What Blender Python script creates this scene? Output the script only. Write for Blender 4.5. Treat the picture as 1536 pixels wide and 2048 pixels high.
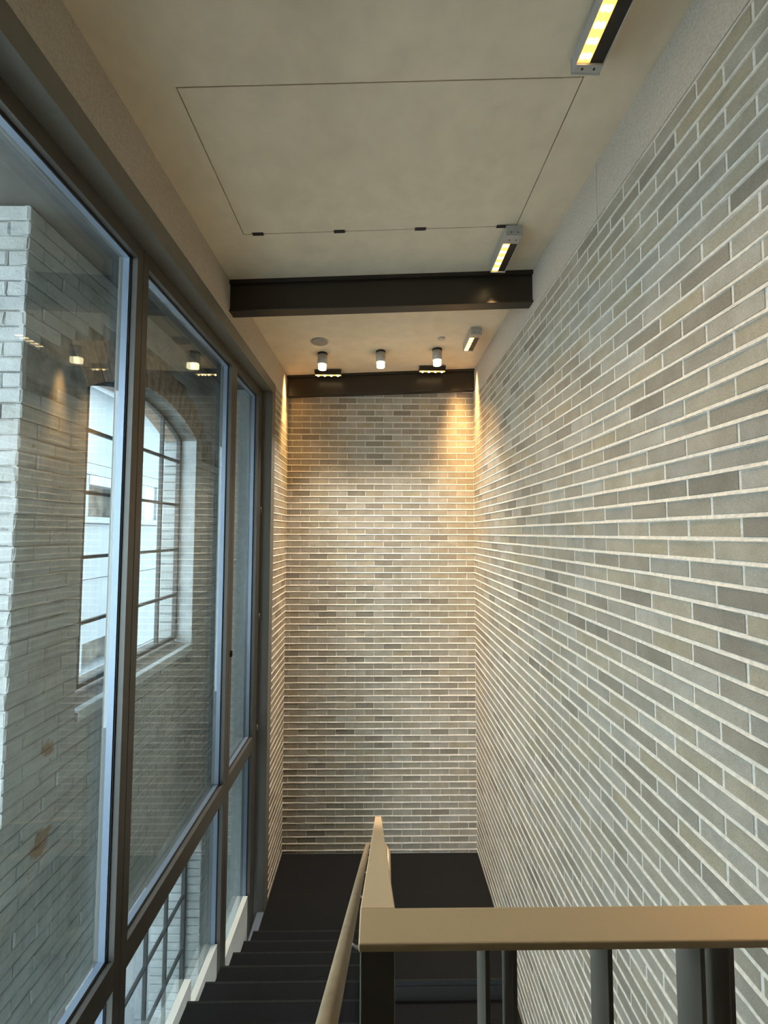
import bpy, bmesh, math, random
from mathutils import Vector, Matrix
random.seed(7)
for o in list(bpy.data.objects):
    bpy.data.objects.remove(o, do_unlink=True)
SC = bpy.context.scene
COL = SC.collection

# ---------------------------------------------------------------- camera
EYE = 1.624                       # everything below is written relative to the eye; shifted up at the end
FPX, YAW, PITCH, ROLL = 810.7, 0.01224, 0.05133, 0.00206
cam_d = bpy.data.cameras.new('camera')
cam = bpy.data.objects.new('camera', cam_d)
COL.objects.link(cam)
cam_d.sensor_fit = 'VERTICAL'
cam_d.sensor_height = 36.0
cam_d.lens = FPX / 2048.0 * 36.0
cam_d.clip_start = 0.02
_f = Vector((math.sin(YAW) * math.cos(PITCH), math.cos(YAW) * math.cos(PITCH), math.sin(PITCH)))
_r = Vector((math.cos(YAW), -math.sin(YAW), 0))
_u = _r.cross(_f)
_r2 = _r * math.cos(ROLL) + _u * math.sin(ROLL)
_u2 = -_r * math.sin(ROLL) + _u * math.cos(ROLL)
cam.matrix_world = Matrix(((_r2.x, _u2.x, -_f.x, 0), (_r2.y, _u2.y, -_f.y, 0), (_r2.z, _u2.z, -_f.z, 0), (0, 0, 0, 1)))
SC.camera = cam

def to_px(x, y, z):
    p = Vector((x, y, z)); d = p.dot(_f)
    if d < 0.05:
        return None
    return 768 + FPX * p.dot(_r2) / d, 1024 - FPX * p.dot(_u2) / d, d

# ---------------------------------------------------------------- world, exposure
W = bpy.data.worlds.new('overcast_sky')
SC.world = W
W.use_nodes = True
_bg = W.node_tree.nodes['Background']
_bg.inputs[0].default_value = (0.74, 0.88, 1.0, 1)
_bg.inputs[1].default_value = 8.4
SC.view_settings.view_transform = 'Standard'
SC.view_settings.look = 'None'
SC.view_settings.gamma = 1.0
SC.view_settings.use_curve_mapping = False
SC.view_settings.exposure = 0.10

WARM = (1.0, 0.60, 0.24)
P_WASH, P_GRAZE, P_CYL = 120.0, 140.0, 250.0

# ---------------------------------------------------------------- material helpers
def _nt(name):
    m = bpy.data.materials.new(name); m.use_nodes = True
    nt = m.node_tree
    return m, nt, nt.nodes['Principled BSDF']

def N(nt, kind, **kw):
    n = nt.nodes.new(kind)
    for k, v in kw.items():
        setattr(n, k, v)
    return n

def noise(nt, scale, detail=3.0, rough=0.55, vec=None):
    n = N(nt, 'ShaderNodeTexNoise')
    n.inputs['Scale'].default_value = scale
    n.inputs['Detail'].default_value = detail
    n.inputs['Roughness'].default_value = rough
    if vec is None:
        g = N(nt, 'ShaderNodeNewGeometry')
        vec = g.outputs['Position']
    nt.links.new(vec, n.inputs['Vector'])
    return n.outputs['Fac']

def ramp(nt, fac, stops, interp='LINEAR'):
    r = N(nt, 'ShaderNodeValToRGB')
    r.color_ramp.interpolation = interp
    el = r.color_ramp.elements
    while len(el) < len(stops):
        el.new(0.5)
    for e, (p, c) in zip(el, stops):
        e.position = p; e.color = (c[0], c[1], c[2], 1)
    nt.links.new(fac, r.inputs[0])
    return r.outputs[0]

def mix(nt, a, b, fac, mode='MIX'):
    m = N(nt, 'ShaderNodeMix', data_type='RGBA', blend_type=mode)
    for sock, v in ((m.inputs[0], fac), (m.inputs[6], a), (m.inputs[7], b)):
        if isinstance(v, (int, float)):
            sock.default_value = v
        elif isinstance(v, tuple):
            sock.default_value = (v[0], v[1], v[2], 1)
        else:
            nt.links.new(v, sock)
    return m.outputs[2]

def bump(nt, bsdf, height, strength, dist):
    b = N(nt, 'ShaderNodeBump')
    b.inputs['Strength'].default_value = strength
    b.inputs['Distance'].default_value = dist
    nt.links.new(height, b.inputs['Height'])
    nt.links.new(b.outputs[0], bsdf.inputs['Normal'])

def g3(v, k):
    return (v[0] * k, v[1] * k, v[2] * k)

def mottled(name, c, lo=0.85, hi=1.12, scale=40, rough=0.8, metal=0.0, bscale=None, bstr=0.2, bdist=0.002, spec=0.5, detail=3.0):
    m, nt, b = _nt(name)
    col = ramp(nt, noise(nt, scale, detail), [(0.3, g3(c, lo)), (0.7, g3(c, hi))])
    nt.links.new(col, b.inputs['Base Color'])
    b.inputs['Roughness'].default_value = rough
    b.inputs['Metallic'].default_value = metal
    b.inputs['Specular IOR Level'].default_value = spec
    if bscale:
        bump(nt, b, noise(nt, bscale, 4.0), bstr, bdist)
    return m

def brick_mat(name, island):
    m, nt, b = _nt(name)
    if island:
        rnd = N(nt, 'ShaderNodeNewGeometry').outputs['Random Per Island']
    else:
        rnd = N(nt, 'ShaderNodeObjectInfo').outputs['Random']
    col = ramp(nt, rnd, [(0.0, (0.225, 0.195, 0.150)), (0.09, (0.265, 0.228, 0.174)), (0.18, (0.300, 0.256, 0.192)), (0.30, (0.306, 0.276, 0.224)), (0.42, (0.350, 0.292, 0.200)),
                         (0.55, (0.320, 0.286, 0.228)), (0.68, (0.362, 0.306, 0.218)), (0.82, (0.350, 0.312, 0.248)), (1.0, (0.380, 0.340, 0.275))])
    col = mix(nt, col, ramp(nt, noise(nt, 9.0, 3.0), [(0.3, (0.88, 0.87, 0.85)), (0.7, (1.12, 1.12, 1.14))]), 1.0, 'MULTIPLY')
    col = mix(nt, col, ramp(nt, noise(nt, 260.0, 2.0), [(0.35, (0.86, 0.85, 0.84)), (0.65, (1.1, 1.1, 1.1))]), 1.0, 'MULTIPLY')
    nt.links.new(col, b.inputs['Base Color'])
    b.inputs['Roughness'].default_value = 0.9
    b.inputs['Specular IOR Level'].default_value = 0.25
    bump(nt, b, noise(nt, 190.0, 4.0), 0.35, 0.0015)
    return m

def painted_brick_mat(name, island):
    m, nt, b = _nt(name)
    rnd = N(nt, 'ShaderNodeNewGeometry').outputs['Random Per Island'] if island else N(nt, 'ShaderNodeObjectInfo').outputs['Random']
    col = ramp(nt, rnd, [(0.0, (0.315, 0.32, 0.305)), (0.5, (0.335, 0.34, 0.325)), (1.0, (0.36, 0.365, 0.35))])
    col = mix(nt, col, ramp(nt, noise(nt, 5.0, 6.0, 0.65), [(0.30, (0.72, 0.72, 0.69)), (0.6, (1.0, 1.0, 1.0))]), 1.0, 'MULTIPLY')
    # paint flaked off to dark in a few places
    fl = ramp(nt, noise(nt, 17.0, 7.0, 0.7), [(0.64, (0, 0, 0)), (0.67, (1, 1, 1))])
    col = mix(nt, col, (0.20, 0.18, 0.155), fl)
    # rusty patches on the wall
    pos = N(nt, 'ShaderNodeNewGeometry').outputs['Position']
    wob = N(nt, 'ShaderNodeTexNoise'); wob.inputs['Scale'].default_value = 16.0
    nt.links.new(pos, wob.inputs['Vector'])
    for (py, pz, r) in ((2.42, -1.24 + EYE, 0.045), (2.40, -1.74 + EYE, 0.07)):
        d = N(nt, 'ShaderNodeVectorMath', operation='DISTANCE')
        nt.links.new(pos, d.inputs[0]); d.inputs[1].default_value = (-1.9, py, pz)
        w = N(nt, 'ShaderNodeMath', operation='MULTIPLY_ADD'); w.inputs[1].default_value = 0.10
        nt.links.new(wob.outputs['Fac'], w.inputs[0]); nt.links.new(d.outputs['Value'], w.inputs[2])
        lt = ramp(nt, w.outputs[0], [(r + 0.035, (1, 1, 1)), (r + 0.06, (0, 0, 0))])
        col = mix(nt, col, (0.22, 0.14, 0.08), lt)
    nt.links.new(col, b.inputs['Base Color'])
    b.inputs['Roughness'].default_value = 0.75
    bump(nt, b, noise(nt, 38.0, 6.0, 0.7), 0.9, 0.010)
    return m

def emit_mat(name, c, s):
    m, nt, b = _nt(name)
    b.inputs['Base Color'].default_value = (c[0], c[1], c[2], 1)
    b.inputs['Emission Color'].default_value = (c[0], c[1], c[2], 1)
    b.inputs['Emission Strength'].default_value = s
    return m

def glass_mat(name, tint, base=0.07):
    m = bpy.data.materials.new(name); m.use_nodes = True
    nt = m.node_tree
    for n in list(nt.nodes):
        if n.type != 'OUTPUT_MATERIAL':
            nt.nodes.remove(n)
    out = nt.nodes['Material Output']
    lw = N(nt, 'ShaderNodeLayerWeight'); lw.inputs[0].default_value = 0.5
    p = N(nt, 'ShaderNodeMath', operation='POWER'); p.inputs[1].default_value = 5.0
    nt.links.new(lw.outputs['Facing'], p.inputs[0])
    a = N(nt, 'ShaderNodeMath', operation='MULTIPLY_ADD'); a.inputs[1].default_value = 1 - base; a.inputs[2].default_value = base
    nt.links.new(p.outputs[0], a.inputs[0])
    t = N(nt, 'ShaderNodeBsdfTransparent'); t.inputs[0].default_value = (*tint, 1)
    gl = N(nt, 'ShaderNodeBsdfGlossy'); gl.inputs['Roughness'].default_value = 0.0
    gl.inputs[0].default_value = (0.92, 0.97, 0.98, 1)
    mx = N(nt, 'ShaderNodeMixShader')
    nt.links.new(a.outputs[0], mx.inputs[0]); nt.links.new(t.outputs[0], mx.inputs[1]); nt.links.new(gl.outputs[0], mx.inputs[2])
    nt.links.new(mx.outputs[0], out.inputs['Surface'])
    return m

M = {}
M['brick'] = brick_mat('grey_tan_brick', False)
M['brick_s'] = brick_mat('grey_tan_brick_joined', True)
M['mortar'] = mottled('pale_mortar', (0.68, 0.625, 0.535), 0.82, 1.1, 60, 0.95, bscale=150, bstr=0.7, bdist=0.003, spec=0.2)
M['ceiling'] = mottled('ceiling_plaster', (0.80, 0.685, 0.51), 0.93, 1.05, 7, 0.95, bscale=260, bstr=0.35, bdist=0.002, spec=0.2, detail=5)
M['plaster'] = mottled('sprayed_plaster', (0.50, 0.435, 0.355), 0.82, 1.12, 130, 0.95, bscale=170, bstr=0.6, bdist=0.003, spec=0.2)
M['frame'] = mottled('bronze_grey_anodised', (0.092, 0.083, 0.070), 0.95, 1.05, 30, 0.42, metal=0.25)
M['casing'] = mottled('grey_green_casing', (0.17, 0.158, 0.132), 0.95, 1.05, 30, 0.5, metal=0.15)
M['bead'] = mottled('glazing_bead_aluminium', (0.20, 0.245, 0.31), 0.97, 1.03, 30, 0.35, metal=0.4)
M['gasket'] = mottled('black_gasket', (0.012, 0.012, 0.013), rough=0.6)
M['glass'] = glass_mat('window_glass', (0.93, 0.965, 0.955))
M['glass_old'] = glass_mat('old_window_glass', (0.97, 0.985, 0.99))
M['beam'] = mottled('dark_brown_painted_steel', (0.020, 0.0145, 0.009), 0.9, 1.1, 50, 0.38, bscale=90, bstr=0.06, bdist=0.001)
M['carpet'] = mottled('charcoal_carpet', (0.0125, 0.013, 0.0135), 0.6, 1.5, 350, 1.0, bscale=500, bstr=0.6, bdist=0.003, spec=0.1)
M['nosing'] = mottled('nosing_strip', (0.022, 0.022, 0.021), rough=1.0, spec=0.1)
M['bronze'] = mottled('champagne_bronze_paint', (0.78, 0.53, 0.285), 0.97, 1.03, 400, 0.42, metal=0.0, bscale=900, bstr=0.08, bdist=0.0005)
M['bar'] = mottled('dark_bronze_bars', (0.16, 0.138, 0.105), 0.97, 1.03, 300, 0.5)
M['wood'] = mottled('oiled_bronze_handrail', (0.40, 0.29, 0.17), 0.8, 1.15, 18, 0.38, metal=0.2)
M['steel'] = mottled('stainless_bracket', (0.6, 0.6, 0.58), rough=0.3, metal=0.9)
M['alu'] = mottled('light_grey_lamp_housing', (0.42, 0.41, 0.38), 0.95, 1.05, 40, 0.45, metal=0.3)
M['black'] = mottled('black_baffle', (0.012, 0.010, 0.008), rough=0.5)
M['dark'] = mottled('dark_void', (0.02, 0.02, 0.02), rough=0.9)
M['pale'] = mottled('pale_spandrel_panel', (0.66, 0.70, 0.67), 0.96, 1.03, 12, 0.55)
M['speaker'] = mottled('speaker_grille_grey', (0.33, 0.30, 0.26), 0.6, 1.2, 900, 0.8)
M['led'] = emit_mat('warm_led_board', (1.0, 0.54, 0.14), 1.3)
M['ledhot'] = emit_mat('warm_led_lens', (1.0, 0.78, 0.42), 9.0)
M['lens'] = emit_mat('frosted_downlight_lens', (1.0, 0.80, 0.46), 8.0)
M['paint_brick'] = painted_brick_mat('white_painted_brick', False)
M['paint_brick_s'] = painted_brick_mat('white_painted_brick_joined', True)
M['paint_joint'] = mottled('dark_open_joint', (0.19, 0.19, 0.178), 0.25, 1.6, 7, 0.95, bscale=60, bstr=0.6, bdist=0.004)
M['paint_plain'] = mottled('white_paint_render', (0.46, 0.485, 0.475), 0.8, 1.06, 14, 0.8, bscale=50, bstr=0.6, bdist=0.006, detail=6)
M['old_brick'] = mottled('old_brown_brick', (0.30, 0.22, 0.165), 0.7, 1.25, 18, 0.9, bscale=70, bstr=0.5, bdist=0.004)
M['sill'] = mottled('weathered_brown_sill', (0.17, 0.155, 0.135), 0.6, 1.3, 20, 0.9, bscale=60, bstr=0.5, bdist=0.005)
M['sash'] = mottled('dark_steel_sash', (0.045, 0.043, 0.04), rough=0.6)
M['far_white'] = mottled('far_white_paint', (0.23, 0.25, 0.255), 0.90, 1.05, 3, 0.85, detail=6)
M['far_grey'] = mottled('far_grey_roof', (0.30, 0.31, 0.31), 0.8, 1.1, 5, 0.8)
M['far_dark'] = mottled('far_dark_opening', (0.12, 0.11, 0.09), 0.5, 1.5, 6, 0.9)
M['far_blue'] = mottled('far_frosted_pane', (0.45, 0.58, 0.66), 0.8, 1.1, 8, 0.35)
M['rear'] = mottled('dark_timber_wall', (0.10, 0.075, 0.05), 0.8, 1.2, 12, 0.7)
M['soffit'] = mottled('dark_soffit_boards', (0.075, 0.072, 0.065), 0.8, 1.2, 9, 0.85)
M['asphalt'] = mottled('grey_asphalt', (0.14, 0.143, 0.145), 0.8, 1.15, 30, 0.95, bscale=120, bstr=0.5, bdist=0.004)

# ---------------------------------------------------------------- mesh helpers
class MB:
    def __init__(s):
        s.v, s.f = [], []
    def box(s, x0, x1, y0, y1, z0, z1):
        if x0 > x1: x0, x1 = x1, x0
        if y0 > y1: y0, y1 = y1, y0
        if z0 > z1: z0, z1 = z1, z0
        b = len(s.v)
        s.v += [(x0, y0, z0), (x1, y0, z0), (x1, y1, z0), (x0, y1, z0), (x0, y0, z1), (x1, y0, z1), (x1, y1, z1), (x0, y1, z1)]
        s.f += [tuple(b + i for i in q) for q in ((0, 3, 2, 1), (4, 5, 6, 7), (0, 1, 5, 4), (1, 2, 6, 5), (2, 3, 7, 6), (3, 0, 4, 7))]
        return s
    def hexa(s, p):          # 8 corners in box order
        b = len(s.v); s.v += [tuple(q) for q in p]
        s.f += [tuple(b + i for i in q) for q in ((0, 3, 2, 1), (4, 5, 6, 7), (0, 1, 5, 4), (1, 2, 6, 5), (2, 3, 7, 6), (3, 0, 4, 7))]
        return s
    def prism(s, poly, axis, a, c):   # polygon in the two other axes, extruded along axis from a to c
        def P(u, w, t):
            return {'x': (t, u, w), 'y': (u, t, w), 'z': (u, w, t)}[axis]
        n = len(poly); b = len(s.v)
        s.v += [P(u, w, a) for u, w in poly] + [P(u, w, c) for u, w in poly]
        s.f.append(tuple(b + i for i in range(n))); s.f.append(tuple(b + n + i for i in reversed(range(n))))
        for i in range(n):
            j = (i + 1) % n
            s.f.append((b + i, b + n + i, b + n + j, b + j))
        return s
    def cyl(s, c, r, h, n=24, axis='z', r2=None):
        r2 = r if r2 is None else r2
        b = len(s.v)
        def P(u, w, t):
            return {'z': (c[0] + u, c[1] + w, c[2] + t), 'x': (c[0] + t, c[1] + u, c[2] + w), 'y': (c[0] + u, c[1] + t, c[2] + w)}[axis]
        for k in range(n):
            a = 2 * math.pi * k / n
            s.v.append(P(r * math.cos(a), r * math.sin(a), 0))
        for k in range(n):
            a = 2 * math.pi * k / n
            s.v.append(P(r2 * math.cos(a), r2 * math.sin(a), h))
        for k in range(n):
            j = (k + 1) % n
            s.f.append((b + k, b + j, b + n + j, b + n + k))
        s.f.append(tuple(b + k for k in reversed(range(n)))); s.f.append(tuple(b + n + k for k in range(n)))
        return s
    def tube(s, pts, r, n=14):
        pts = [Vector(p) for p in pts]; b = len(s.v); m = len(pts)
        up = Vector((1, 0, 0.001)).normalized()
        for i, p in enumerate(pts):
            t = (pts[min(i + 1, m - 1)] - pts[max(i - 1, 0)]).normalized()
            if abs(t.dot(up)) > 0.95:
                e1 = t.cross(Vector((0, 0, 1))).normalized()
            else:
                e1 = (up - t * up.dot(t)).normalized()
            e2 = t.cross(e1)
            for k in range(n):
                a = 2 * math.pi * k / n
                q = p + e1 * (r * math.cos(a)) + e2 * (r * math.sin(a)); s.v.append(tuple(q))
        for i in range(m - 1):
            for k in range(n):
                j = (k + 1) % n
                s.f.append((b + i * n + k, b + i * n + j, b + (i + 1) * n + j, b + (i + 1) * n + k))
        s.f.append(tuple(b + k for k in reversed(range(n)))); s.f.append(tuple(b + (m - 1) * n + k for k in range(n)))
        return s
    def mesh(s, name, mat, origin=(0, 0, 0), smooth=False, bevel=0.0):
        me = bpy.data.meshes.new(name)
        me.from_pydata([(x - origin[0], y - origin[1], z - origin[2]) for x, y, z in s.v], [], s.f)
        bm = bmesh.new(); bm.from_mesh(me)
        bmesh.ops.recalc_face_normals(bm, faces=bm.faces)
        if bevel:
            bmesh.ops.bevel(bm, geom=[e for e in bm.edges if len(e.link_faces) == 2 and e.calc_face_angle() > 0.5], offset=bevel, segments=2, affect='EDGES', profile=0.5)
        bm.to_mesh(me); bm.free()
        if mat: me.materials.append(mat)
        if smooth:
            for p in me.polygons: p.use_smooth = len(p.vertices) == 4
        return me
    def base(s):
        xs, ys, zs = zip(*s.v)
        return ((min(xs) + max(xs)) / 2, (min(ys) + max(ys)) / 2, min(zs))
    def build(s, name, mat, parent=None, smooth=False, bevel=0.0):
        o = s.base()
        ob = bpy.data.objects.new(name, s.mesh(name, mat, o, smooth, bevel)); COL.objects.link(ob)
        if parent is not None:
            ob.parent = parent
            w = world_loc(parent)
            ob.location = (o[0] - w[0], o[1] - w[1], o[2] - w[2])
        else:
            ob.location = o
        return ob

def world_loc(o):
    v = Vector((0, 0, 0))
    while o is not None:
        v += o.location; o = o.parent
    return v

def tag(o, label=None, cat=None, group=None, kind=None):
    if label: o['label'] = label
    if cat: o['category'] = cat
    if group: o['group'] = group
    if kind: o['kind'] = kind
    return o

def empty(name, loc, label=None, cat=None, group=None, kind=None):
    o = bpy.data.objects.new(name, None); COL.objects.link(o)
    o.location = loc; o.empty_display_size = 0.1
    return tag(o, label, cat, group, kind)

def part(name, mat, parent, *boxes, bevel=0.0):
    m = MB()
    for b in boxes: m.box(*b)
    return m.build(name, mat, parent, bevel=bevel)

# ---------------------------------------------------------------- room numbers (metres, relative to the eye)
XL, XR, D, ZL = -1.127, 1.167, 4.954, -3.756
REAR = -2.6
CZ, JZ = 0.077, 1.6745          # brick course and the reference joint
BL = 0.225
def zc(x, y):                    # the ceiling falls gently to the left
    return 1.946 + 0.0445 * x + 0.009 * (y - 3)

# ---------------------------------------------------------------- brick walls
_bcache = {}
def brick_mesh(l, h, d, mat, ch=0.0025, wob=0.0, seed=0):
    """brick lying along x, face towards -y, origin at face centre"""
    key = (round(l, 3), round(h, 3), round(d, 3), mat.name, seed)
    if key in _bcache: return _bcache[key]
    v, f = brick_geo(l, h, d, ch, wob, random.Random(seed + 11))
    me = bpy.data.meshes.new('brick'); me.from_pydata(v, [], f); me.materials.append(mat)
    _bcache[key] = me
    return me

def brick_geo(l, h, d, ch, wob, R):
    a, b = l / 2, h / 2
    j = lambda: R.uniform(-wob, wob)
    fr = [(-a + ch + j(), 0, -b + ch + j()), (a - ch + j(), 0, -b + ch + j()), (a - ch + j(), 0, b - ch + j()), (-a + ch + j(), 0, b - ch + j())]
    md = [(-a, ch, -b), (a, ch, -b), (a, ch, b), (-a, ch, b)]
    bk = [(-a, d, -b), (a, d, -b), (a, d, b), (-a, d, b)]
    v = fr + md + bk
    f = [(0, 1, 2, 3)]
    for k in range(4):
        q = (k + 1) % 4
        f.append((k, k + 4, q + 4, q)); f.append((k + 4, k + 8, q + 8, q + 4))
    return v, f

def lay(specs, wall, mat, mat_s, limit=300, wob=0.0, ch=0.0025, variants=6, depth=0.02, name='brick'):
    """specs: list of (centre on face, unit along, outward normal, length, height). the largest in view become objects, the rest one mesh"""
    scored = []
    for s in specs:
        (x, y, z), al, nr, l, h = s
        dx = [Vector((x, y, z)) + Vector(al) * (sx * l / 2) + Vector((0, 0, sz * h / 2)) for sx, sz in ((-1, -1), (1, -1), (1, 1), (-1, 1))]
        pp = [to_px(*q) for q in dx]
        area = 0
        if all(pp):
            c = to_px(x, y, z)
            if -20 < c[0] < 1556 and -20 < c[1] < 2068:
                area = abs(sum(pp[i][0] * pp[(i + 1) % 4][1] - pp[(i + 1) % 4][0] * pp[i][1] for i in range(4))) / 2
        scored.append((area, s))
    scored.sort(key=lambda t: -t[0])
    wl = world_loc(wall)
    rest = MB()
    for i, (area, s) in enumerate(scored):
        (x, y, z), al, nr, l, h = s
        al, nr = Vector(al), Vector(nr)
        off = random.uniform(-0.0012, 0.0012)
        c = Vector((x, y, z)) + nr * off
        rot = Matrix((al, -nr, Vector((0, 0, 1)))).transposed()
        tilt = random.uniform(-0.004, 0.004)
        rot = rot @ Matrix.Rotation(tilt, 3, 'Y')
        if i < limit and area > 0:
            ob = bpy.data.objects.new(name, brick_mesh(l, h, depth, mat, ch, wob, random.randrange(variants)))
            COL.objects.link(ob); ob.parent = wall
            mw = rot.to_4x4(); mw.translation = c - wl
            ob.matrix_local = mw
        else:
            v, f = brick_geo(l, h, depth, ch, wob, random)
            b = len(rest.v)
            rest.v += [tuple(rot @ Vector(q) + c) for q in v]; rest.f += [tuple(b + k for k in q) for q in f]
    if rest.v:
        o = rest.build('brickwork', mat_s, wall); o['kind'] = 'stuff'

def courses(z_lo, z_hi):
    k = 0
    out = []
    z = JZ + CZ
    k = -1
    while z > z_lo + 0.02:
        out.append((k, max(z - CZ, z_lo), min(z, z_hi)))
        z -= CZ; k += 1
    return [c for c in out if c[2] - c[1] > 0.02]

def bond(u0, u1, phase):
    """joint positions from u0 to u1"""
    n = math.ceil((u0 - phase) / BL + 0.12)
    js = [u0]
    while phase + n * BL < u1 - 0.02:
        js.append(phase + n * BL); n += 1
    js.append(u1)
    return list(zip(js[:-1], js[1:]))

def wall_bricks(wall, face_pt, along, normal, u0, u1, z_lo, z_hi, phase, odd, limit=300):
    sp = []
    for k, a, b in courses(z_lo, z_hi):
        ph = phase + (BL / 2 if (k + odd) % 2 else 0) + random.uniform(-0.004, 0.004)
        for p, q in bond(u0, u1, ph):
            l = q - p - 0.0075; h = b - a - 0.0152
            if l < 0.015 or h < 0.01: continue
            l += random.uniform(-0.002, 0.002); h += random.uniform(-0.0012, 0.0012)
            sp.append((face_pt((p + q) / 2, (a + b) / 2), along, normal, round(l, 3), round(h, 3)))
    lay(sp, wall, M['brick'], M['brick_s'], limit)
    # mortar beds struck at a slope, with a wandering edge
    al, nr = Vector(along), Vector(normal)
    m = MB(); step = 0.055
    n = max(2, int((u1 - u0) / step))
    for k, a, b in courses(z_lo, z_hi):
        base = len(m.v)
        for i in range(n + 1):
            u = u0 + (u1 - u0) * i / n
            c = Vector(face_pt(u, b))
            j = lambda q: random.uniform(-q, q)
            for dz, dn in ((0.0088 + j(.0015), -0.004), (0.0062 + j(.0012), -0.0006 + j(.0008)), (-0.0056 + j(.0012), 0.0026 + j(.0010)), (-0.0082 + j(.0016), -0.003)):
                p = c + nr * dn; m.v.append((p.x, p.y, p.z + dz))
        for i in range(n):
            for r in range(3):
                p = base + i * 4 + r
                m.f.append((p, p + 4, p + 5, p + 1))
    o = m.build('mortar_beds', M['mortar'], wall); o['kind'] = 'stuff'

ZB = -5.2
wr = MB().box(XR + 0.002, XR + 0.22, REAR, D + 0.22, ZB, 1.68).build('wall_right', M['mortar'])
tag(wr, 'long wall of grey-tan bricks with pale mortar joints, right of the stairs', 'wall', kind='structure')
wall_bricks(wr, lambda u, z: (XR, u, z), (0, 1, 0), (-1, 0, 0), -0.6, D, ZB, JZ, 1.2905, 1)

wb = MB().box(XL - 0.2, XR + 0.003, D + 0.003, D + 0.22, ZB, 2.1).build('wall_back', M['mortar'])
tag(wb, 'tall narrow end wall of grey-tan bricks above the dark stair landing', 'wall', kind='structure')
wall_bricks(wb, lambda u, z: (u, D, z), (1, 0, 0), (0, -1, 0), XL, XR, ZL, JZ + CZ, -0.282, 0)

YR = 4.345
wlft = MB().box(XL - 0.10, XL - 0.003, YR, D + 0.003, ZB, 1.60).build('wall_left', M['mortar'])
tag(wlft, 'narrow brick return between the window casing and the end wall', 'wall', kind='structure')
wall_bricks(wlft, lambda u, z: (XL, u, z), (0, 1, 0), (1, 0, 0), YR, D - 0.004, ZL, JZ - CZ, 4.84, 0)

# plaster bulkheads
bl = empty('trim_1', (XL, 2.0, 1.595), 'rough plaster band under the ceiling above the tall windows', 'bulkhead', kind='structure')
part('plaster_band', M['plaster'], bl, (XL - 0.14, XL, REAR, D + 0.003, 1.597, 2.15))
br = empty('trim_2', (XR, 2.0, 1.68), 'rough plaster band between the ceiling and the long brick wall', 'bulkhead', kind='structure')
part('plaster_band', M['plaster'], br, (XR - 0.003, XR + 0.22, REAR, 2.069, 1.683, 2.15))
part('plaster_band', M['plaster'], br, (XR - 0.003, XR + 0.22, 2.072, D + 0.003, 1.683, 2.15))

# ---------------------------------------------------------------- ceiling with hatch
HX0, HX1, HY0, HY1 = -0.873, 0.884, 1.643, 2.512
def slab(m, x0, x1, y0, y1, t0, t1):
    m.hexa([(x0, y0, zc(x0, y0) + t0), (x1, y0, zc(x1, y0) + t0), (x1, y1, zc(x1, y1) + t0), (x0, y1, zc(x0, y1) + t0),
            (x0, y0, zc(x0, y0) + t1), (x1, y0, zc(x1, y0) + t1), (x1, y1, zc(x1, y1) + t1), (x0, y1, zc(x0, y1) + t1)])
    return m
cm = MB()
xa, xb = XL - 0.05, XR + 0.05
slab(cm, xa, xb, REAR, HY0, 0, 0.1); slab(cm, xa, xb, HY1, D + 0.05, 0, 0.1)
slab(cm, xa, HX0, HY0, HY1, 0, 0.1); slab(cm, HX1, xb, HY0, HY1, 0, 0.1)
slab(cm, xa - .1, xb + .2, REAR, D + 0.2, 0.101, 0.16)
ce = cm.build('ceiling', M['ceiling'])
tag(ce, 'off-white plaster ceiling over the stairwell', 'ceiling', kind='structure')
hatch = empty('ceiling_hatch', (0, (HY0 + HY1) / 2, zc(0, 2.08)), 'large flush access panel outlined by a thin dark gap in the ceiling', 'hatch')
g = 0.006
slab(MB(), HX0 + g, HX1 - g, HY0 + g, HY1 - g, 0.001, 0.03).build('panel', M['ceiling'], hatch)
slab(MB(), HX0 + .001, HX1 - .001, HY0 + .001, HY1 - .001, 0.031, 0.09).build('backing', M['dark'], hatch)
for hx in (-0.778, -0.259, 0.261, 0.788):
    slab(MB(), hx - 0.035, hx + 0.035, HY1 - 0.016, HY1 + 0.006, -0.004, 0.02).build('hinge', M['gasket'], hatch)

# ---------------------------------------------------------------- steel beams
def steel_beam(y0, y1, zlo, label, tf=0.014, x0=XL - 0.003, x1=XR + 0.002):
    root = empty('steel_beam', ((x0 + x1) / 2, (y0 + y1) / 2, zlo), label, 'beam', 'dark steel beams under the ceiling')
    yw = (y0 + y1) / 2
    def sl(ya, yb, ta, tb):
        m = MB()
        dz = lambda x: 0.0415 * x
        zt = lambda x: (zc(0, yw) + 0.0445 * x)
        def Z(x, t):
            return zlo + dz(x) + t if t < 0.12 else zt(x) - (0.24 - t)
        m.hexa([(x0, ya, Z(x0, ta)), (x1, ya, Z(x1, ta)), (x1, yb, Z(x1, ta)), (x0, yb, Z(x0, ta)),
                (x0, ya, Z(x0, tb)), (x1, ya, Z(x1, tb)), (x1, yb, Z(x1, tb)), (x0, yb, Z(x0, tb))])
        return m
    sl(y0, y1, 0, tf).build('bottom_flange', M['beam'], root, bevel=0.003)
    sl(y0 - 0.004, y1 + 0.004, 0.24 - 0.03, 0.2395).build('top_flange', M['beam'], root, bevel=0.003)
    sl(y0 + 0.018, y1 - 0.018, tf, 0.24 - 0.03).build('web', M['beam'], root)
    return root
steel_beam(2.965, 3.06, 1.700, 'dark brown steel beam crossing the middle of the ceiling')
steel_beam(4.86, 4.945, 1.703, 'dark brown steel beam across the top of the brick end wall')

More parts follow.
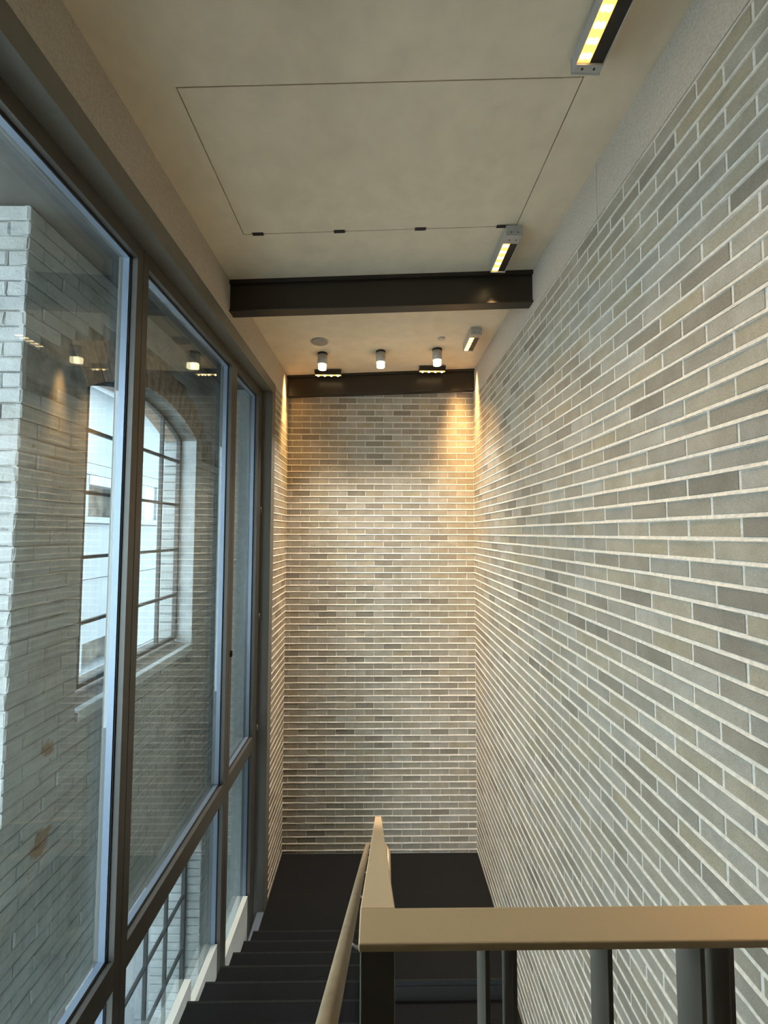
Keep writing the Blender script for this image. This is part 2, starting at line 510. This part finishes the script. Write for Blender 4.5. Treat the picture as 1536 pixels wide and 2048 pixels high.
# ---------------------------------------------------------------- light fittings
def lens_spot(name, parent, loc, power, rot, wide, narrow, color=WARM, blend=0.55):
    """spot whose lens spreads the beam along its own x and keeps it narrow across"""
    d = bpy.data.lights.new(name, 'SPOT'); d.energy = power; d.color = color
    d.spot_size = math.radians(2 * wide); d.spot_blend = blend; d.shadow_soft_size = 0.012
    o = bpy.data.objects.new(name, d); COL.objects.link(o); o.parent = parent
    w = world_loc(parent)
    o.location = (loc[0] - w[0], loc[1] - w[1], loc[2] - w[2]); o.rotation_euler = rot
    o.scale = (1, math.tan(math.radians(narrow)) / math.tan(math.radians(wide)), 1)
    return o

def wall_washer(x0, x1, y0, y1, label, nled, block_end, block_len, power=P_WASH, lean=0):
    xm, ym = (x0 + x1) / 2, (y0 + y1) / 2
    zt = zc(xm, ym) - 0.012
    zb = zt - 0.062
    r = empty('wall_washer_light', (xm, ym, zb), label, 'ceiling light', 'linear lights along the brick wall')
    part('housing', M['alu'], r, (x0, x1, y0, y1, zt - 0.006, zt), (x0, x0 + 0.003, y0, y1, zb, zt - 0.006), (x1 - 0.003, x1, y0, y1, zb, zt - 0.006))
    for ye, s in ((y0, -1), (y1, 1)):
        ya, yb = (ye - 0.008, ye) if s < 0 else (ye, ye + 0.008)
        cap = part('end_cap', M['alu'], r, (x0 - 0.002, x1 + 0.002, ya, yb, zb - 0.003, zt + 0.001), bevel=0.0015)
        for fx in (0.3, 0.72):
            sx = x0 + (x1 - x0) * fx
            MB().cyl((sx, ya - 0.0015 if s < 0 else yb - 0.001, zb + 0.018), 0.004, 0.0025, 10, 'y').build('screw', M['gasket'], cap)
    xs = x0 + (x1 - x0) * 0.50
    ba, bb = (y0, y0 + block_len) if block_end < 0 else (y1 - block_len, y1)
    blk = part('driver_box', M['alu'], r, (x0 + 0.0031, x1 - 0.0031, ba + .0002, bb - .0002, zb - 0.002, zt - 0.0061), bevel=0.001)
    for fx in (0.3, 0.72):
        MB().cyl((x0 + (x1 - x0) * fx, (ba + bb) / 2, zb - 0.0035), 0.0045, 0.003, 10).build('screw', M['gasket'], blk)
    if block_end < 0: y0 = bb
    else: y1 = ba
    part('baffle', M['black'], r, (xs, x1 - 0.004, y0 + .001, y1 - .001, zb + 0.006, zb + 0.010), (xs, xs + 0.003, y0 + .001, y1 - .001, zb + 0.01, zt - 0.007))
    led = part('led_board', M['led'], r, (x0 + 0.004, xs - 0.001, y0 + 0.002, y1 - 0.002, zb + 0.004, zb + 0.008))
    for i in range(nled):
        yy = y0 + (i + 0.5) * (y1 - y0) / nled
        for fx in (0.29, 0.71):
            xx = x0 + 0.004 + (xs - x0 - 0.005) * fx
            MB().cyl((xx, yy, zb - 0.003), 0.006, 0.007, 10, 'z', 0.012).build('led_lens', M['ledhot'], led, smooth=True)
    part('bracket', M['alu'], r, (xm - 0.02, xm + 0.02, y0 + 0.04, y0 + 0.09, zt, zc(xm, ym)))
    part('bracket', M['alu'], r, (xm - 0.02, xm + 0.02, y1 - 0.09, y1 - 0.04, zt, zc(xm, ym)))
    for f in (0.25, 0.75):
        lens_spot('wash_lamp', r, ((x0 + xs) / 2 + 0.002, y0 + f * (y1 - y0), zb - 0.018), power / 2, (math.radians(-5), math.radians(lean), math.radians(90)), 62, 22, blend=1.0)
    return r
w1 = wall_washer(0.79, 0.905, 1.19, 1.565, 'linear wall-washer light at the top edge beside the ceiling hatch', 7, 1, 0.030)
w2 = wall_washer(0.812, 0.917, 2.50, 2.86, 'linear wall-washer light just in front of the middle steel beam', 5, -1, 0.070)
w3 = wall_washer(0.888, 0.990, 3.83, 4.185, 'linear wall-washer light between the two steel beams', 5, -1, 0.060, 230.0, -22)

def grazer(x0, x1, label):
    y0, y1 = 4.705, 4.775
    xm, ym = (x0 + x1) / 2, 4.74
    zt = zc(xm, ym) - 0.008; zb = zt - 0.060
    r = empty('wall_grazer_light', (xm, ym, zb), label, 'ceiling light', 'short linear lights in front of the end wall')
    part('housing', M['black'], r, (x0, x1, y0, y1, zt - 0.008, zt), (x0, x1, y0, y0 + 0.004, zb, zt - 0.008), (x0, x1, y1 - 0.004, y1, zb, zt - 0.008), bevel=0.001)
    for a, b in ((x0 - 0.006, x0), (x1, x1 + 0.006)):
        part('end_cap', M['alu'], r, (a, b, y0 - 0.002, y1 + 0.002, zb - 0.002 + 0.03, zt + 0.001), bevel=0.0015)
    led = part('led_board', M['led'], r, (x0 + 0.002, x1 - 0.002, y0 + 0.018, y1 - 0.018, zb + 0.002, zb + 0.006))
    for i in range(4):
        xx = x0 + (i + 0.5) * (x1 - x0) / 4
        MB().cyl((xx, ym, zb - 0.010), 0.009, 0.012, 12, 'z', 0.017).build('led_lens', M['ledhot'], led, smooth=True)
    part('bracket', M['alu'], r, (xm - 0.03, xm + 0.03, ym - 0.015, ym + 0.015, zt, zc(xm, ym)))
    sd = -1 if xm < 0 else 1
    for f in (0.3, 0.8):
        lens_spot('graze_lamp', r, (xm + sd * (f - 0.5) * (x1 - x0), ym, zb - 0.026), P_GRAZE / 2, (math.radians(1), math.radians(-20 * sd), 0), 78, 21)
    return r
grazer(-0.765, -0.455, 'short black linear light above the end wall, near the windows')
grazer(0.475, 0.785, 'short black linear light above the end wall, near the long brick wall')

def downlight(x, y, label):
    zt = zc(x, y); r0 = 0.052
    r = empty('cylinder_downlight', (x, y, zt - 0.175), label, 'ceiling light', 'three cylinder downlights before the end wall')
    MB().cyl((x, y, zt - 0.022), r0 + 0.001, 0.022, 32).build('collar', M['black'], r, smooth=True)
    MB().cyl((x, y, zt - 0.125), r0, 0.103, 32).build('body', M['alu'], r, smooth=True)
    MB().cyl((x, y, zt - 0.175), r0 - 0.010, 0.050, 32).build('lens', M['lens'], r, smooth=True)
    lens_spot('down_lamp', r, (x, y, zt - 0.19), P_CYL, (0, 0, 0), 38, 38, (1.0, 0.93, 0.82), 1.0)
downlight(-0.614, 4.284, 'cylinder downlight nearest the windows')
downlight(0.013, 4.284, 'cylinder downlight in the middle of the row of three')
downlight(0.624, 4.284, 'cylinder downlight nearest the long brick wall')

sp = empty('ceiling_speaker', (-0.606, 4.005, zc(-0.606, 4.0)), 'round grey flush ceiling speaker grille between the beams', 'speaker')
MB().cyl((-0.606, 4.005, zc(-0.606, 4.0) - 0.010), 0.080, 0.012, 36).build('grille', M['speaker'], sp, smooth=True)
MB().cyl((-0.606, 4.005, zc(-0.606, 4.0) - 0.006), 0.089, 0.008, 36).build('rim', M['alu'], sp, smooth=True)
sk = empty('sprinkler_cover', (0.630, 4.03, zc(0.63, 4.03)), 'small round sprinkler cover plate on the ceiling beside the right downlight', 'sprinkler')
MB().cyl((0.630, 4.03, zc(0.63, 4.03) - 0.006), 0.040, 0.008, 28).build('ring', M['plaster'], sk, smooth=True)
MB().cyl((0.630, 4.03, zc(0.63, 4.03) - 0.012), 0.026, 0.008, 28).build('cap', M['alu'], sk, smooth=True)

# ---------------------------------------------------------------- tall windows
XF, XGI, XGO, XB = -1.230, -1.296, -1.318, -1.326
ZH0, ZH1 = 1.400, 1.482         # header face
ZT0, ZT1 = -2.130, -2.000       # transom
ZFB = -4.3
def tall_window(name, y0, y1, label, yl, yr, blocks):
    """yl, yr: stile face widths at the two sides"""
    r = empty(name, (XF, (y0 + y1) / 2, ZFB), label, 'window', kind='structure')
    a, b = y0 + yl, y1 - yr
    bt = 0.0015
    part('stile', M['frame'], r, (XB, XF, y0 + 0.0015, a, ZFB, ZH1 - 0.006), bevel=bt)
    part('stile', M['frame'], r, (XB, XF, b, y1 - 0.0015, ZFB, ZH1 - 0.006), bevel=bt)
    part('head_rail', M['frame'], r, (XB, XF, a, b, ZH0, ZH1 - 0.006), bevel=bt)
    part('transom', M['frame'], r, (XB, XF, a, b, ZT0, ZT1), bevel=bt)
    part('bottom_rail', M['frame'], r, (XB, XF, a, b, ZFB, ZFB + 0.1), bevel=bt)
    for lo, hi in ((ZT1, ZH0), (ZFB + 0.1, ZT0)):
        # gasket line, glazing bead and the double pane
        gk = MB(); q = 0.006; x0, x1 = -1.266, -1.260
        gk.box(x0, x1, a, a + q, lo, hi).box(x0, x1, b - q, b, lo, hi).box(x0, x1, a + q, b - q, lo, lo + q).box(x0, x1, a + q, b - q, hi - q, hi)
        gk.build('gasket', M['gasket'], r)
        w = 0.012; x0, x1 = XGI - 0.001, -1.266
        bd = MB().box(x0, x1, a, a + w, lo, hi).box(x0, x1, b - w, b, lo, hi).box(x0, x1, a + w, b - w, lo, lo + w).box(x0, x1, a + w, b - w, hi - w, hi)
        bd.build('glazing_bead', M['bead'], r)
        part('pane', M['glass'], r, (XGO, XGI, a + 0.001, b - 0.001, lo + 0.001, hi - 0.001))
    for (p, q, zt) in blocks:
        part('spandrel_panel', M['pale'], r, (-1.292, -1.246, max(p, a + 0.013), min(q, b - 0.013), ZFB + 0.102, zt))
    return r
tall_window('window_1', 0.35, 2.060, 'nearest tall bronze-grey framed window, cut by the left edge of the picture', 0.06, 0.050, [])
tall_window('window_2', 2.060, 3.400, 'middle tall bronze-grey framed window with a low transom', 0.050, 0.058, [(2.1, 2.88, -2.98), (2.88, 3.35, -3.19)])
tw3 = tall_window('window_3', 3.400, 4.212, 'farthest and narrowest tall window, hinged beside the brick return', 0.062, 0.125, [(3.46, 4.09, -3.47)])
for hz in (1.26, 0.22, -0.87, -1.98):
    MB().cyl((XF + 0.006, 4.214, hz - 0.045), 0.008, 0.09, 12).build('hinge', M['casing'], tw3, smooth=True)
part('latch', M['gasket'], tw3, (XF, XF + 0.012, 3.43, 3.45, -1.03, -0.98))

# casing around the recess
cs = empty('trim_3', (XL, 2.0, 1.485), 'flat grey-brown casing framing the tall window recess', 'trim', kind='structure')
part('head_casing', M['casing'], cs, (XB, XL + 0.002, REAR, 4.345, 1.487, 1.596), bevel=0.002)
part('jamb_casing', M['casing'], cs, (XB, XL + 0.002, 4.218, 4.343, ZL - 0.3, 1.4865), bevel=0.002)
part('sill_plate', M['bead'], cs, (-1.195, XL, 3.93, 4.217, ZL - 0.02, ZL + 0.012))
part('closing_panel', M['casing'], cs, (XB, XF, REAR, 0.348, ZFB, 1.486))

# ---------------------------------------------------------------- stairs
RISE, RUN, Y1 = 0.164, 0.2606, 3.86
ZTOP = ZL + 13 * RISE            # upper floor
def nose(n):                     # n-th nosing above the landing
    return Y1 - RUN * (n - 1), ZL + RISE * n
fl = empty('floor', (0, -1, ZTOP - 0.25), 'dark carpeted upper floor at the head of the stairs', 'floor', kind='structure')
yt = nose(13)[0]
part('slab', M['carpet'], fl, (XF, -0.045, REAR, yt, ZTOP - 0.25, ZTOP), (-0.045, XR + .002, REAR, 0.632, ZTOP - 0.25, ZTOP))
ld = empty('floor_landing', (0, 4.3, ZL - 0.2), 'black carpeted half landing at the foot of the upper flight', 'landing', kind='structure')
part('carpet', M['carpet'], ld, (XL + 0.001, XR + 0.002, 4.436, D + 0.002, ZL - 0.2, ZL), bevel=0.002)
part('carpet', M['carpet'], ld, (XL + 0.001, XR + 0.002, 3.61, 4.433, ZL - 0.2, ZL), bevel=0.002)
part('carpet_seam', M['nosing'], ld, (XL + 0.03, XR, 4.4328, 4.4362, ZL - 0.05, ZL - 0.001))
part('landing_nosing', M['nosing'], ld, (0.04, XR, 3.598, 3.611, ZL - 0.04, ZL + 0.001))
uf = empty('stair_flight', (-0.58, 2.3, ZL), 'charcoal carpeted flight descending beside the windows to the landing', 'stairs', 'stair flights')
XS0, XS1 = XL + 0.001, -0.046
for n in range(12, 0, -1):
    y, z = nose(n)
    yb = y - RUN
    t = part('tread', M['carpet'], uf, (XS0, XS1, yb - 0.022, y, z - 0.045, z), bevel=0.004)
    part('riser', M['carpet'], uf, (XS0, XS1, y - 0.045, y - 0.022, z - RISE, z - 0.046))
    part('nosing', M['nosing'], t, (XS0, XS1, y - 0.012, y + 0.002, z - 0.020, z + 0.0012))
lf = empty('stair_flight', (0.6, 2.3, ZL - 10 * RISE), 'charcoal flight going down from the landing under the level guard', 'stairs', 'stair flights')
for n in range(1, 10):
    ya = 3.60 - RUN * (n - 1); z = ZL - RISE * n
    t = part('tread', M['carpet'], lf, (0.046, XR - 0.008, ya - RUN, ya + 0.02, z - 0.045, z), bevel=0.004)
    part('nosing', M['nosing'], t, (0.046, XR - 0.008, ya - RUN - 0.002, ya - RUN + 0.012, z - 0.02, z + 0.0012))
    part('riser', M['black'], lf, (0.046, XR - 0.008, ya + 0.0, ya + 0.02, z + 0.001, z + RISE - 0.046))

# ---------------------------------------------------------------- guard with sloping and level cap
K = 0.554
GY0, GY1 = 0.576, 0.629        # level cap, front and back edge
GX0, GX1 = -0.0262, 0.0252       # sloping cap, left and right edge
SL = 0.630
YE = 3.60
gd = empty('guard_rail', (0.0, 0.575, ZTOP), 'champagne-bronze steel guard with flat cap, level in front and sloping down the stairs', 'railing')
CT = 0.011
cp = MB().box(GX0, XR + 0.001, GY0, GY1, -K - CT, -K)
cp.build('level_cap', M['bronze'], gd, bevel=0.0018)
zs = lambda y: -K - (y - GY1) * SL
s = MB()
s.hexa([(GX0, GY1, -K - CT), (GX1, GY1, -K - CT), (GX1, YE, zs(YE) - CT), (GX0, YE, zs(YE) - CT), (GX0, GY1, -K), (GX1, GY1, -K), (GX1, YE, zs(YE)), (GX0, YE, zs(YE))])
s.build('sloping_cap', M['bronze'], gd, bevel=0.0018)
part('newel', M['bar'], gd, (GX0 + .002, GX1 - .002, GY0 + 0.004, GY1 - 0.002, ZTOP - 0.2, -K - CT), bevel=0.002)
for bx in (0.149, 0.186, 0.3166, 0.444, 0.484, 0.614, 0.741, 0.781, 0.911, 1.038):
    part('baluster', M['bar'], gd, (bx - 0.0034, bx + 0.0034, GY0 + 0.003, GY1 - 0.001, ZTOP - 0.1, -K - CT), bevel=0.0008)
st = MB()
st.hexa([(-0.045, 0.632, zs(0.632) - 1.20), (0.045, 0.632, zs(0.632) - 1.20), (0.045, YE + 0.25, zs(YE + 0.25) - 1.25), (-0.045, YE + 0.25, zs(YE + 0.25) - 1.25),
         (-0.045, 0.632, zs(0.632) - 0.96), (0.045, 0.632, zs(0.632) - 0.96), (0.045, YE + 0.25, zs(YE + 0.25) - 0.94), (-0.045, YE + 0.25, zs(YE + 0.25) - 0.94)])
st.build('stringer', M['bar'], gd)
yy = 0.72; i = 0
while yy < YE:
    z1 = zs(yy) - CT - 0.001
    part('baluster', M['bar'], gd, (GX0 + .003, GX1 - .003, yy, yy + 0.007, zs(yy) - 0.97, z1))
    i += 1; yy += 0.042 if i % 3 == 1 else 0.146
def handrail(x, h, y0, y1, side, label):
    r = empty('handrail', (x, y0, zs(y0) - h), label, 'handrail', 'round handrails on the guard')
    pts = [(x, y0 + (y1 - y0) * k / 24, zs(y0 + (y1 - y0) * k / 24) - h) for k in range(25)]
    ye, ze = pts[-1][1], pts[-1][2]
    gx = GX0 if side < 0 else GX1
    pts += [(x - side * 0.012, ye + 0.03, ze - 0.02), (x - side * 0.03, ye + 0.045, ze - 0.03), (gx - side * 0.0, ye + 0.05, ze - 0.032)]
    MB().tube(pts, 0.0195, 18).build('rail', M['wood'], r, smooth=True)
    yb = y0 + 0.18
    while yb < y1 - 0.1:
        zb = zs(yb) - h
        m = MB().tube([(x, yb, zb - 0.017), (x - side * 0.004, yb, zb - 0.04), (x - side * 0.025, yb, zb - 0.052), (gx + side * 0.004, yb, zb - 0.052)], 0.005, 10)
        m.cyl((gx if side > 0 else gx - 0.006, yb, zb - 0.052), 0.018, 0.006, 16, 'x')
        m.build('bracket', M['steel'], r, smooth=True)
        yb += 0.62
    return r
handrail(-0.090, 0.230, 0.50, 3.52, -1, 'round bronze handrail on the window side of the sloping guard')

# right handrail follows the lower flight, falling towards the viewer
hr = empty('handrail', (0.1, 3.5, ZL), 'round handrail end seen past the far right side of the sloping guard', 'handrail', 'round handrails on the guard')
zr = lambda y: -2.60 - (3.45 - y) * 0.63
hp = [(0.03, 3.52, zr(3.45) - 0.03), (0.06, 3.50, zr(3.45) + 0.0)] + [(0.082, 3.45 - 0.1 * k, zr(3.45 - 0.1 * k)) for k in range(20)]
MB().tube(hp, 0.0195, 16).build('rail', M['wood'], hr, smooth=True)

# ---------------------------------------------------------------- courtyard: painted old wall with steel windows
XO, XG = -1.90, -2.07
XW1, XW2 = -2.235, -2.42
A0, A1, AS, AC, AR = 2.63, 4.21, 0.95, 1.19, 1.42
ACZ = AC - AR
am = (A0 + A1) / 2
arch = lambda y, r=AR: ACZ + math.sqrt(max(r * r - (y - am) ** 2, 0.0))
SILL = -1.07
B0, B1, BT, BB = 2.75, 4.575, -3.17, -5.3
YC, YW = 2.14, 5.35
ZG = -5.6
cw = MB()
j = XO - 0.012
cw.box(XW1, j, YC + 0.012, A0, -2.3, 1.779).box(XW1, j, A1, YW, -2.3, 1.779).box(XW1, j, A0, A1, -2.3, SILL - 0.06)
nseg = 14
for k in range(nseg):
    ya, yb = A0 + (A1 - A0) * k / nseg, A0 + (A1 - A0) * (k + 1) / nseg
    cw.prism([(ya, arch(ya)), (yb, arch(yb)), (yb, 1.779), (ya, 1.779)], 'x', XW1, j)
cw.box(XW2, j, YC + 0.012, B0, ZG, -2.3).box(XW2, j, B1, YW, ZG, -2.3).box(XW2, j, B0, B1, BT, -2.3).box(XW2, j, B0, B1, ZG, BB)
co = cw.build('wall_courtyard', M['paint_joint'])
tag(co, 'rough white-painted old brick wall outside the tall windows', 'wall', kind='structure')
spc = []
CO, LO = 0.084, 0.245
def blocked(y0, y1, z0, z1):
    if y1 > A0 and y0 < A1 and z1 > SILL - 0.05:
        ylo, yhi = max(y0, A0), min(y1, A1)
        if z0 < max(arch(ylo), arch(yhi), arch(min(max(am, ylo), yhi))) + 0.02: return True
    if y1 > B0 and y0 < B1 and z1 > BB and z0 < BT: return True
    # soldier arch
    ymid, zmid = (y0 + y1) / 2, (z0 + z1) / 2
    d = math.hypot(ymid - am, zmid - ACZ)
    return AR - 0.02 < d < AR + 0.30 and zmid > 0.75
def outer_row(z, k, pieces):
    for p, q in pieces:
        spc.append(((XO + random.uniform(-0.004, 0.004), (p + q) / 2, z), (0, 1, 0), (1, 0, 0), round(q - p - 0.002, 3), round(CO - random.choice((0.0015, 0.0015, 0.003, 0.009)), 3)))
z = 1.775; k = 0
while z - CO > ZG:
    zc0 = z - CO / 2
    js = [YC]
    y = YC + (LO if k % 2 else LO / 2)
    while y < YW - 0.05:
        js.append(y + random.uniform(-0.015, 0.015)); y += LO
    js.append(YW)
    for p, q in zip(js[:-1], js[1:]):
        for lo, hi in ((p, q),):
            cand = [(lo, hi)]
            if blocked(lo, hi, zc0 - CO / 2, zc0 + CO / 2):
                cand = []
                if lo < A0 < hi and not blocked(lo, A0 - 0.001, zc0 - CO / 2, zc0 + CO / 2): cand.append((lo, A0))
                if lo < A1 < hi and not blocked(A1 + 0.001, hi, zc0 - CO / 2, zc0 + CO / 2): cand.append((A1, hi))
                if lo < B0 < hi and not blocked(lo, B0 - 0.001, zc0 - CO / 2, zc0 + CO / 2): cand.append((lo, B0))
                if lo < B1 < hi and not blocked(B1 + 0.001, hi, zc0 - CO / 2, zc0 + CO / 2): cand.append((B1, hi))
            outer_row(zc0, k, [c for c in cand if c[1] - c[0] > 0.03])
    # face of the wall end, turned towards the viewer
    xe = XW1 if z > -2.3 else XW2
    cut = XO - (0.11 if k % 2 else 0.23)
    for a, b in ((cut, XO - 0.002), (xe, cut)):
        spc.append((((a + b) / 2, YC + random.uniform(-0.004, 0.004), zc0), (1, 0, 0), (0, -1, 0), round(b - a - 0.006, 3), round(CO - 0.006, 3)))
    # jamb bricks on the outer side of the far reveals
    if SILL < zc0 < AS:
        spc.append((((XG - 0.02 + XW1) / 2, A1 - 0.012, zc0), (1, 0, 0), (0, -1, 0), round(XG - 0.02 - XW1, 3), 0.074))
    if BB < zc0 < BT:
        spc.append((((XG - 0.02 + XW2) / 2, B1 - 0.012, zc0), (1, 0, 0), (0, -1, 0), round(XG - 0.02 - XW2, 3), 0.074))
        spc.append((((XO + XG + 0.02) / 2, B1 - 0.012, zc0), (1, 0, 0), (0, -1, 0), round(XO - XG - 0.02, 3), 0.078))
    z -= CO; k += 1
lay(spc, co, M['paint_brick'], M['paint_brick_s'], 300, wob=0.006, ch=0.007, variants=8, depth=0.03)
# soldier bricks of the arch, brown where the paint has gone
na = 19
a0 = math.asin((A1 - am) / AR)
for k in range(na):
    t0 = -a0 + 2 * a0 * (k + 0.06) / na; t1 = -a0 + 2 * a0 * (k + 0.94) / na
    pr = AR + 0.27 + random.uniform(-.01, .01)
    poly = [(am + rr * math.sin(t), ACZ + rr * math.cos(t)) for rr, t in ((AR + .001, t0), (AR + .001, t1), (pr, t1), (pr, t0))]
    MB().prism(poly, 'x', XO - 0.03, XO + random.uniform(-0.004, 0.003)).build('arch_brick', M['old_brick'], co)
    poly = [(am + rr * math.sin(t), ACZ + rr * math.cos(t)) for rr, t in ((AR - .012, t0), (AR - .012, t1), (AR + .01, t1), (AR + .01, t0))]
    MB().prism(poly, 'x', XW1, XG - 0.02).build('arch_brick', M['old_brick'], co)
# smooth reveal and sill of the upper window
part('reveal', M['paint_plain'], co, (XG, XO - 0.001, A1 - 0.012, A1 + 0.001, SILL - 0.05, AS))
sm = MB().hexa([(XW1, A0, SILL - 0.08), (XO + 0.012, A0, SILL - 0.12), (XO + 0.012, A1, SILL - 0.12), (XW1, A1, SILL - 0.08),
                (XW1, A0, SILL), (XO + 0.012, A0, SILL - 0.065), (XO + 0.012, A1, SILL - 0.065), (XW1, A1, SILL)])
sm.build('sill', M['sill'], co, bevel=0.006)
part('sill_lip', M['paint_plain'], co, (XO - 0.045, XO + 0.016, A0 + 0.002, A1 - 0.014, SILL - 0.125, SILL - 0.052), bevel=0.008)
part('lower_sill', M['paint_plain'], co, (XW2, XO + 0.02, B0, B1, BB - 0.08, BB), bevel=0.006)

def steel_window(name, y0, y1, zlo, ztop, vbars, hbars, label):
    r = empty(name, (XG, (y0 + y1) / 2, zlo), label, 'window', kind='structure')
    top = (lambda y: arch(y) - 0.005) if ztop is None else (lambda y: ztop)
    w = 0.030
    fr = MB().box(XG - 0.02, XG + 0.02, y0, y0 + w, zlo, top(y0 + w)).box(XG - 0.02, XG + 0.02, y1 - w, y1, zlo, top(y1 - w))
    fr.box(XG - 0.02, XG + 0.02, y0 + w, y1 - w, zlo, zlo + w)
    for k in range(nseg):
        ya, yb = y0 + (y1 - y0) * k / nseg, y0 + (y1 - y0) * (k + 1) / nseg
        fr.prism([(ya, top(ya) - w), (yb, top(yb) - w), (yb, top(yb)), (ya, top(ya))], 'x', XG - 0.02, XG + 0.02)
    fr.build('sash_frame', M['sash'], r)
    for y in vbars:
        part('glazing_bar', M['sash'], r, (XG - 0.016, XG + 0.016, y - 0.011, y + 0.011, zlo + w, top(y) - w))
    for z in hbars:
        part('glazing_bar', M['sash'], r, (XG - 0.015, XG + 0.015, y0 + w, y1 - w, z - 0.012, z + 0.012))
    ys = [y0 + w] + list(vbars) + [y1 - w]
    zz = [zlo + w] + sorted(hbars) + [None]
    for ya, yb in zip(ys[:-1], ys[1:]):
        for za, zb in zip(zz[:-1], zz[1:]):
            m = MB()
            if zb is None:
                m.prism([(ya, za), (yb, za), (yb, top(yb) - w), ((ya + yb) / 2, top((ya + yb) / 2) - w), (ya, top(ya) - w)], 'x', XG - 0.002, XG + 0.002)
            else:
                m.box(XG - 0.002, XG + 0.002, ya, yb, za, zb)
            m.build('pane', M['glass_old'], r)
    return r
steel_window('window_4', A0 + .002, A1 - .014, SILL, None, (2.845, 3.18, 3.515, 3.85), (0.725, 0.28, -0.175, -0.63), 'arched steel window with small panes in the white outer wall')
steel_window('window_5', B0 + .002, B1 - .014, BB, BT, (3.145, 3.49, 3.835, 4.18), (-3.855, -4.40, -4.95), 'lower dark steel window seen beneath the transom of the middle tall window')

# eave and end of the gap, ground
ev = MB().box(-3.3, XB - 0.001, REAR, 2.75, 1.78, 1.9).box(-2.35, XB - 0.001, 2.75, YW + 0.3, 1.78, 1.9).build('roof_overhang', M['soffit'])
tag(ev, 'underside of the roof overhang between the tall windows and the old wall', 'roof', kind='structure')
ge = MB().box(XO + 0.001, XB - 0.001, 5.0, 5.3, ZG, 1.779).build('wall_gap_end', M['paint_plain'])
tag(ge, 'grey wall closing the far end of the gap outside the windows', 'wall', kind='structure')
gr = MB().box(-14, 3, -8, 16, ZG - 0.2, ZG).build('ground', M['asphalt'])
tag(gr, 'grey asphalt ground far below outside the windows', 'ground', kind='structure')

# far white building through the arched window
fb = empty('building', (-4.6, 7.5, ZG), 'white-painted building seen across the yard through the arched steel window', 'building')
bands = [(ZG, -2.35, 0.00), (-2.35, -2.12, 0.03), (-0.72, 0.14, 0.02), (0.90, 1.08, 0.02), (1.08, 2.29, 0.0)]
FX = -4.5
for a, b, d in bands:
    part('wall_band', M['far_white'], fb, (FX - 0.4, FX + d, 4.6, 11, a, b - 0.012))
part('wall_band', M['far_white'], fb, (FX - 0.4, FX, 4.6, 6.30, -2.12, -1.70)); part('wall_band', M['far_white'], fb, (FX - 0.4, FX, 7.35, 11, -2.12, -1.70))
part('wall_band', M['far_white'], fb, (FX - 0.4, FX + 0.0, 4.6, 11, -1.70, -0.732))
part('wall_band', M['far_white'], fb, (FX - 0.4, FX + 0.02, 4.6, 6.29, 0.24, 0.888)); part('wall_band', M['far_white'], fb, (FX - 0.4, FX + 0.02, 7.30, 7.78, 0.24, 0.888)); part('wall_band', M['far_white'], fb, (FX - 0.4, FX + 0.02, 8.2, 11, 0.24, 0.888))
part('ledge', M['far_white'], fb, (FX - 0.4, FX + 0.09, 4.6, 11, 0.14, 0.239), bevel=0.01)
part('recess', M['far_dark'], fb, (FX - 0.41, FX - 0.28, 6.2, 7.4, 0.2, 0.95)); part('recess', M['far_dark'], fb, (FX - 0.41, FX - 0.28, 6.2, 7.4, -2.2, -1.6))
part('frosted_pane', M['far_blue'], fb, (FX - 0.06, FX - 0.03, 7.77, 8.21, 0.23, 0.9))
part('lintel', M['far_grey'], fb, (FX - 0.39, FX + 0.03, 6.29, 7.3, 0.74, 0.889))
part('window_frame', M['far_white'], fb, (FX - 0.2, FX - 0.1, 6.30, 6.38, -2.12, -1.70))
MB().hexa([(FX - 3.0, 4.3, 3.4), (FX + 0.30, 4.3, 2.27), (FX + 0.30, 11.2, 2.27), (FX - 3.0, 11.2, 3.4),
           (FX - 3.0, 4.3, 3.5), (FX + 0.30, 4.3, 2.37), (FX + 0.30, 11.2, 2.37), (FX - 3.0, 11.2, 3.5)]).build('roof', M['far_grey'], fb)

# rear of the room behind the viewer
rw = MB().box(XB, XR + 0.22, REAR - 0.15, REAR - 0.001, ZTOP - 0.25, 2.15).build('wall_rear', M['rear'])
tag(rw, 'plain plaster wall behind the viewer', 'wall', kind='structure')

# ---------------------------------------------------------------- lift everything so the upper floor is at z = 0
for o in bpy.data.objects:
    if o.parent is None:
        o.location.z += EYE
